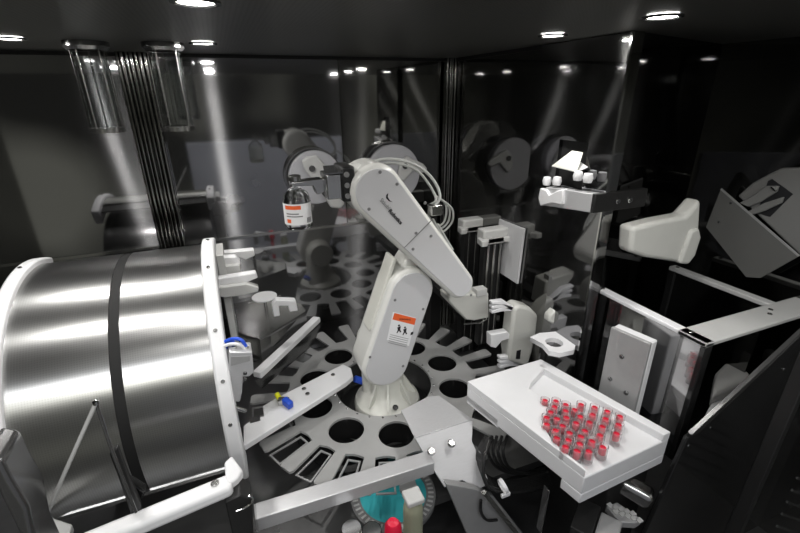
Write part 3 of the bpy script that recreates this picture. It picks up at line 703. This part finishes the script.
# bin
bn = thing('plastic_bin', 'milky plastic bin with a sloping floor just below the forearm tip', 'bin', tuple(yp(472, 322, 1.22)))
y_ = 1.20
B().poly([yp(u, v, y_) for u, v in [(448, 296), (489, 293), (489, 318), (474, 321), (466, 320), (449, 302)]], (0, .07, 0)).done('bin_body', 'translucent', bn, bevel=.006)
B().box(tuple(yp(476, 297, y_)+V((0, -.004, 0))), tuple(yp(487, 288, y_)+V((0, .03, 0)))).done('bin_clip', 'white2', bn, bevel=.002)
p = yp(470, 322, y_)
B().box((p.x+.01, y_+.06, p.z-.02), (p.x+.06, 1.58, p.z+.01)).done('bin_arm', 'black', bn)
B().box((p.x+.01, 1.55, -.13), (p.x+.06, 1.60, p.z-.02)).done('bin_post', 'black', bn)
B().tube([yp(464, 324, y_), yp(480, 323, y_), yp(487, 319, y_)], .003).done('bin_rod', 'steel', bn)
# white dispenser unit with fingers
y_ = 1.08
un = thing('dispenser_unit', 'rounded pale plastic dispenser body with three forked fingers beside the vial tray', 'dispenser', tuple(yp(524, 365, y_)))
B().poly([yp(u, v, y_) for u, v in [(514, 309), (520, 305), (531, 308), (539, 316), (538, 330), (533, 352), (528, 368), (510, 362), (509, 352)]], (0, .06, 0)).done('body', 'translucent', un, bevel=.012, seg=4)
B().poly([yp(u, v, y_-.002) for u, v in [(517, 351), (521, 350), (520, 359), (516, 359)]], (0, .004, 0)).done('opening', 'ink', un)
for j, (u, v) in enumerate(((492, 305), (492, 338), (500, 360))):
    f = B()
    if j == 1: f.poly([yp(a, b, y_+.01) for a, b in [(491, 335), (508, 332), (512, 338), (502, 341), (496, 348), (491, 347)]], (0, .03, 0))
    else:
        for dv in (0, 5.5, 11): f.poly([yp(a, b, y_+.01) for a, b in [(u, v+dv*.85-3), (u+12, v+dv*.6-4.5), (u+22, v+2), (u+22, v+6), (u+10, v+dv*.6), (u, v+dv*.85-.5)]], (0, .02, 0))
    f.done('finger', 'white', un, bevel=.002)
# ring holder
zr_ = .255; rc = zp(554, 343, zr_)
rh = thing('ring_holder', 'white plate with a round hole standing beside the right wall panel', 'holder', (rc.x, rc.y, .15))
o_ = [(530, 337), (539, 333), (556, 331.5), (567, 336), (576, 344), (574, 350), (560, 353), (549, 351), (543, 344)]
me = curve2d([(zp(u, v, zr_).x, zp(u, v, zr_).y) for u, v in o_], [circ(rc.x+.003, rc.y+.003, .027)], zr_, .016); link('ring_plate', me, 'white', rh, V(rh['_r']), smooth=False)
B().box((rc.x-.03, rc.y-.0, ZF), (rc.x-.02, rc.y+.02, zr_-.017)).done('post', 'black', rh)
B().poly([yp(u, v, .98) for u, v in [(550, 316), (556, 310), (568, 312), (577, 320), (580, 332), (572, 336), (556, 326), (549, 322)]], (0, .03, 0)).done('hook', 'translucent', rh, bevel=.006)

# ------------------------------------------------------------------ tilted metal tray, round disc, clamps at the left of the carousel
mt = thing('metal_tray', 'dark steel tray with a long white edge rail left of the carousel', 'tray', (.05, 1.35, .08))
zz = .16
T = lambda u, v, z=zz+.06: zp(u, v, z)
B().poly([T(232, 331), T(260, 339), T(306, 311), T(300, 303), T(250, 300), T(224, 306)], (0, 0, -.006)).done('tray_top', 'dark_steel', mt)
B().poly([zp(260, 339, zz+.058), zp(306, 311, zz+.058), zp(308, 325, zz-.01), zp(262, 361, zz-.01)], (-.004, .004, 0)).done('front_face', 'dark_steel', mt)
B().poly([zp(232, 331, zz+.058), zp(260, 339, zz+.058), zp(262, 361, zz-.01), zp(236, 352, zz-.01)], (.003, .004, 0)).done('side_face', 'steel', mt)
B().bar(zp(232, 331, zz+.06), zp(260, 339, zz+.06), .003, .003).done('lip', 'chrome', mt)
B().bar(zp(257, 375, zz+.0), zp(317, 319, zz+.0), .032, .022).done('edge_rail', 'white', mt, bevel=.003)
B().poly([zp(255, 380, zz-.02), zp(262, 374, zz-.02), zp(320, 324, zz-.02), zp(314, 342, .05), zp(262, 386, .05)], (0, 0, -.01)).done('skirt', 'dark_steel', mt)
rd = thing('round_disc', 'flat round white disc on a thin stem above the steel tray', 'disc', tuple(zp(268, 320, .22)))
p = zp(264.5, 297.5, .30)
B().lathe(p, [(0, 0), (.043, 0), (.045, .002), (.045, .005), (0, .006)], n=48).done('disc', 'white', rd)
B().cyl(p, V((p.x, p.y, .22)), .006, n=12).done('stem', 'steel', rd)
B().bar(p+V((-.06, -.01, -.006)), p+V((.06, .01, -.006)), .006, .003).done('cross_rod', 'steel', rd)
ucl = thing('white_clip', 'white U-shaped clip standing on the steel tray beside the round disc', 'clip', tuple(zp(284, 318, .225)))
B().poly([yp(u, v, 1.36) for u, v in [(272, 306), (276, 300), (296, 301), (298, 311), (290, 312), (288, 306), (279, 306), (280, 316), (274, 317)]], (0, .03, 0)).done('clip_body', 'white', ucl, bevel=.003)
# hose block
y_ = .98
hb = thing('valve_block', 'silver metal valve block with blue and white hoses beside the right drum flange', 'valve', tuple(yp(238, 400, y_)))
B().poly([yp(u, v, y_) for u, v in [(229, 352), (252, 352), (254, 373), (249, 377), (243, 377), (242, 393), (240, 402), (229, 402)]], (0, .05, 0)).done('block', 'alu', hb, bevel=.003)
B().poly([yp(u, v, y_-.001) for u, v in [(231, 357), (250, 356), (250, 361), (231, 366)]], (0, .004, 0)).done('step_face', 'alu_flat', hb)
for u, v in ((245, 373), (245, 379)): bolt(yp(u, v, y_), (0, -1, 0), .005, hb, .004, 'dark_steel')
for u in (235, 247):
    p = yp(u, 351, y_+.02); B().cyl(p-V((0, 0, .005)), p+V((0, 0, .015)), .006, n=16).done('fitting', 'chrome', hb)
B().tube(spline([yp(222, 343, y_+.04), yp(232, 339, y_+.03), yp(241, 340, y_+.02), yp(247, 348, y_+.02)]), .0045).done('blue_hose', 'blue', hb)
B().tube(spline([yp(222, 347, y_+.03), yp(231, 344, y_+.02), yp(240, 345, y_+.015), yp(246, 350, y_+.02)]), .004).done('white_hose', 'white', hb)
B().tube(spline([yp(224, 352, y_+.04), yp(229, 342, y_+.04), yp(234, 343, y_+.03), yp(235, 350, y_+.02)]), .004).done('blue_hose', 'blue', hb)
B().cyl(yp(252, 401, y_)-V((.05, 0, 0)), yp(246, 411, y_), .006, n=14).done('rod', 'chrome', hb)
# white bar at lower left
wb = thing('white_bar', 'thick white bar with a screw crossing the lower left corner below the drum', 'bar', (-.2, .72, .22))
a, b = zp(232, 484, .262), zp(60, 556, .262)
B().bar(a, b, .040, .03).done('bar_body', 'white', wb, bevel=.010, seg=4)
B().poly([a+V((-.01, -.012, .012)), a+V((.012, .0, .012)), zp(243, 470, .27), zp(232, 455, .29), zp(224, 462, .29)], (0, 0, -.02)).done('elbow', 'white', wb, bevel=.004)
bolt(zp(215, 484, .277), (0, 0, 1), .008, wb, .005, 'steel')
# black box and wire handle under the bar
bxx = thing('black_box', 'black box with a bent wire handle under the end of the lower left white bar', 'box', tuple(yp(240, 540, .70)))
B().poly([yp(u, v, .70) for u, v in [(225, 503), (240, 495), (252, 500), (254, 548)]]+[V((yp(254, 548, .7).x, .7, ZF)), V((yp(225, 503, .7).x, .7, ZF))], (0, .05, 0)).done('box_body', 'black', bxx, bevel=.003)
B().tube(spline([yp(236, 511, .69), yp(244, 508, .69), yp(251, 503, .69), yp(252, 497, .69), yp(247, 496, .69)]), .0025).done('wire_handle', 'chrome', bxx)
# inverted V wire prop in front of the drum
yv = .62
wp = thing('wire_prop', 'thin inverted V steel wire standing in front of the drum', 'wire', tuple(yp(90, 533, yv)))
ap_ = yp(96, 403, yv)
e1_ = yp(38, 535, yv); B().tube([ap_, yp(66, 470, yv), e1_, V((ap_.x+(e1_.x-ap_.x)*(ap_.z-ZF)/(ap_.z-e1_.z), yv, ZF))], .0028).done('wire_leg', 'white2', wp)
B().tube([ap_, yp(110, 445, yv+.02), yp(136, 512, yv+.03)], .0026).done('wire_leg', 'dark_steel', wp)
B().lathe(ap_, [(0, -.005), (.004, -.002), (.004, .003), (0, .005)], n=12).done('tip', 'chrome', wp)
# dark strap hanging from the centre band
st = thing('black_strap', 'black slanting lever below the centre band of the drum', 'lever', tuple(yp(138, 510, .70)))
B().poly([yp(u, v, .72) for u, v in [(109, 455), (117, 448), (122, 462), (140, 505), (143, 520), (132, 520), (118, 478)]], (0, .015, 0)).done('lever_body', 'black', st, bevel=.003)
B().poly([yp(u, v, .74) for u, v in [(122, 478), (135, 485), (146, 492), (140, 505), (130, 500)]], (0, .02, 0)).done('lever_boss', 'black_gloss', st, bevel=.004)
# dark casting at the far lower left
dcg = yp(5, 540, .55)
B_o = B().poly([yp(u, v, .55) for u, v in [(-20, 458), (2, 462), (12, 482), (28, 508), (36, 545)]]+[V((yp(36, 545, .55).x, .55, ZF)), V((yp(-20, 458, .55).x, .55, ZF))], (0, .06, 0)).done('dark_housing', 'dark_steel', root=dcg, bevel=.012, seg=4)
tag(B_o, 'dark rounded metal housing in the bottom left corner', 'housing')
tag(B().poly([zp(u, v, .12) for u, v in [(30, 530), (45, 515), (72, 524), (66, 545), (30, 548)]], (0, 0, -.02)).done('pale_pad', 'white2', root=zp(50, 530, .1), bevel=.003), 'small pale foot plate at the lower end of the wire prop', 'foot')

# ------------------------------------------------------------------ under the tray and bar
cb = thing('cable_bundle', 'black cable loops tied with a white zip tie below the white tray', 'cables', (.62, .72, -.1))
for k in range(8):
    y = .76-.008*k; o = k*1.6
    pts = [yp(486+o*.3, 436+o*.4, y+.05), yp(478+o*.5, 452+o*.8, y+.02), yp(480+o*.4, 468+o*1., y), yp(492, 479+o*.9, y-.01), yp(510, 481+o*1.0, y-.01), yp(532, 477+o*1.1, y), yp(552, 470+o*1.2, y+.02)]
    B().tube(spline(pts), .0052).done('cable', 'cable_black', cb)
for k in range(4):
    y = .80-.01*k; pts = [yp(492+k*5, 436, y+.03), yp(488+k*5, 452, y), yp(498+k*4, 468, y), yp(520+k*3, 474, y), yp(545, 468+k*2, y+.02)]
    B().tube(spline(pts), .0045).done('cable', 'cable_black', cb)
pz = yp(503, 486, .69)
B().lathe(pz, [(.018, -.005), (.020, -.005), (.020, .005), (.018, .005)], (1, 0, .3), 24, closed=True).done('zip_tie', 'white', cb)
B().box(tuple(pz+V((-.015, -.02, -.02))), tuple(pz+V((.012, -.012, -.008)))).done('tie_tail', 'white', cb, bevel=.002)
chn = thing('metal_channel', 'sloping grey metal channel descending below the bracket', 'channel', (.5, .6, -.3))
B().poly([yp(u, v, .70) for u, v in [(446, 484), (476, 489), (494, 497), (532, 545), (478, 560)]], (0, .02, 0)).done('channel_body', 'alu_flat', chn, bevel=.003)
B().bar(yp(484, 492, .68), yp(522, 540, .68), .01, .012).done('channel_lip', 'steel', chn)
B().tube(spline([yp(481, 500, .69), yp(481, 512, .69), yp(487, 520, .69), yp(497, 520, .69)]), .004).done('hose_stub', 'black', chn)
flg = yp(543, 500, .62)
tag(B().bar(yp(547, 488, .62), yp(539, 530, .62), .02, .004).done('metal_strip', 'dark_steel', root=flg, bevel=.001), 'thin upright steel strip below the tray beside the cables', 'strip')
# teal dial
zd = -.118; dcn = zp(393, 493, zd)
dl_ = thing('teal_dial', 'round teal faced dial with a grey graduated rim under the square bar', 'dial', (dcn.x, dcn.y, zd-.02))
B().lathe((dcn.x, dcn.y, zd), [(0, 0), (.10, 0), (.10, -.01), (0, -.01)], n=64).done('face', 'teal', dl_)
B().lathe((dcn.x, dcn.y, zd), [(.10, .002), (.128, .002), (.128, -.012), (.10, -.012)], n=64, closed=True).done('rim', 'ink_grey', dl_)
mk = B()
for k in range(48):
    t = 2*math.pi*k/48; e = V((math.cos(t), math.sin(t), 0)); c = V((dcn.x, dcn.y, zd+.003)); mk.bar(c+e*.106, c+e*.122, .006, .001)
mk.done('graduations', 'white2', dl_)
rk = yp(393, 527, .62)
tag(B().lathe((rk.x, rk.y, rk.z-.04), [(0, ZF-rk.z+.04), (.01, ZF-rk.z+.04), (.01, 0), (.018, 0), (.020, .01), (.018, .045), (.012, .055), (0, .057)], n=24).done('red_knob', 'red', root=V((rk.x, rk.y, ZF))), 'red rounded knob at the bottom edge beside the teal dial', 'knob')
pk = yp(413, 508, .68)
by = thing('sample_bottle', 'pale yellow-green bottle under the bar with a white clamp on its neck', 'bottle', (pk.x, pk.y, ZF))
M['pale'] = mat('pale_green_plastic', (.30, .31, .22), 0, .3)
B().lathe((pk.x, pk.y, pk.z), [(0, ZF-pk.z), (.022, ZF-pk.z), (.024, ZF-pk.z+.01), (.024, .0), (.022, .015), (.014, .03), (.014, .04), (0, .04)], n=32).done('body', 'pale', by)
B().box((pk.x-.022, pk.y-.022, pk.z+.030), (pk.x+.022, pk.y+.02, pk.z+.046)).done('neck_clamp', 'white2', by, bevel=.004)
# barrels behind bar
for i, (u, v) in enumerate(((352, 528), (372, 530))):
    p = yp(u, v+8, .74)
    tag(B().cyl((p.x, p.y, p.z-.1), (p.x, p.y, p.z+.03), .026, n=32).done('steel_cylinder', 'steel', root=V((p.x, p.y, p.z-.1)), bevel=.003), ['short steel cylinder left of the teal dial', 'short steel cylinder touching the teal dial'][i], 'cylinder')
# keypad and small boxes beneath the tray
kp = thing('keypad', 'small grey keypad with square keys below the tray on the right', 'keypad', tuple(zp(622, 514, .0)))
K = [zp(606, 506, .0), zp(617, 502, .0), zp(642, 519, .0), zp(636, 523, .0), zp(620, 522, .0)]
B().poly(K, (0, 0, -.02)).done('case', 'alu_flat', kp, bevel=.002)
ky = B()
for i in range(5):
    for j in range(2):
        p = K[0].lerp(K[2], .18+i*.16)+V((0, -.012+.02*j, .001)); ky.box((p.x-.007, p.y-.006, 0), (p.x+.007, p.y+.006, .003))
ky.done('keys', 'white2', kp)
for (uu, vv_, lab) in (((575, 600), (505, 533), 'dark grey box edge below the tray, left of the two boxes at the bottom edge'), ((598, 620), (520, 550), 'light grey block leaning beside the keypad at the bottom edge')):
    p = zp(sum(uu)/2, sum(vv_)/2, .0)
    tag(B().bar(p+V((-.04, -.02, -.02)), p+V((.04, .03, -.01)), .05, .04).done('connector_box', 'alu_flat' if 'light' in lab else 'black', root=p-V((0, 0, .03)), bevel=.003), lab, 'box')
tag(B().bar(zp(618, 480, .02), zp(652, 500, .0), .05, .05).done('motor_housing', 'steel', root=zp(635, 492, 0), bevel=.015, seg=4), 'rounded steel motor housing under the right end of the vial tray', 'motor')

# ------------------------------------------------------------------ world, camera
w = bpy.data.worlds.new('w'); bpy.context.scene.world = w; w.use_nodes = True
nt = w.node_tree; bg = nt.nodes['Background']
tcw = nt.nodes.new('ShaderNodeTexCoord'); nz = nt.nodes.new('ShaderNodeTexNoise'); nz.inputs['Scale'].default_value = 3; nz.inputs['Detail'].default_value = 2
crw = nt.nodes.new('ShaderNodeValToRGB'); crw.color_ramp.elements[0].position = .45; crw.color_ramp.elements[0].color = (.01, .01, .009, 1)
crw.color_ramp.elements[1].position = .65; crw.color_ramp.elements[1].color = (.10, .10, .085, 1)
nt.links.new(tcw.outputs['Generated'], nz.inputs[0]); nt.links.new(nz.outputs['Fac'], crw.inputs[0]); nt.links.new(crw.outputs[0], bg.inputs[0])
bg.inputs[1].default_value = 2.2
cd = bpy.data.cameras.new('camera'); cam = bpy.data.objects.new('camera', cd); C.objects.link(cam)
cd.sensor_width = 36; cd.sensor_fit = 'HORIZONTAL'; cd.lens = F*36/800; cd.clip_start = .02
s, co = math.sin(YAW), math.cos(YAW)
fwd = V((s*math.cos(TH), co*math.cos(TH), -math.sin(TH))); right = V((co, -s, 0)); up = right.cross(fwd)
r2 = right*math.cos(RO)-up*math.sin(RO); u2 = right*math.sin(RO)+up*math.cos(RO)
Mx = Matrix(((r2.x, u2.x, -fwd.x), (r2.y, u2.y, -fwd.y), (r2.z, u2.z, -fwd.z))).to_4x4(); Mx.translation = CAM
cam.matrix_world = Mx
sc = bpy.context.scene; sc.camera = cam
sc.view_settings.view_transform = 'Standard'; sc.view_settings.exposure = 0.12
for o in bpy.data.objects:
    if '_r' in o: del o['_r']
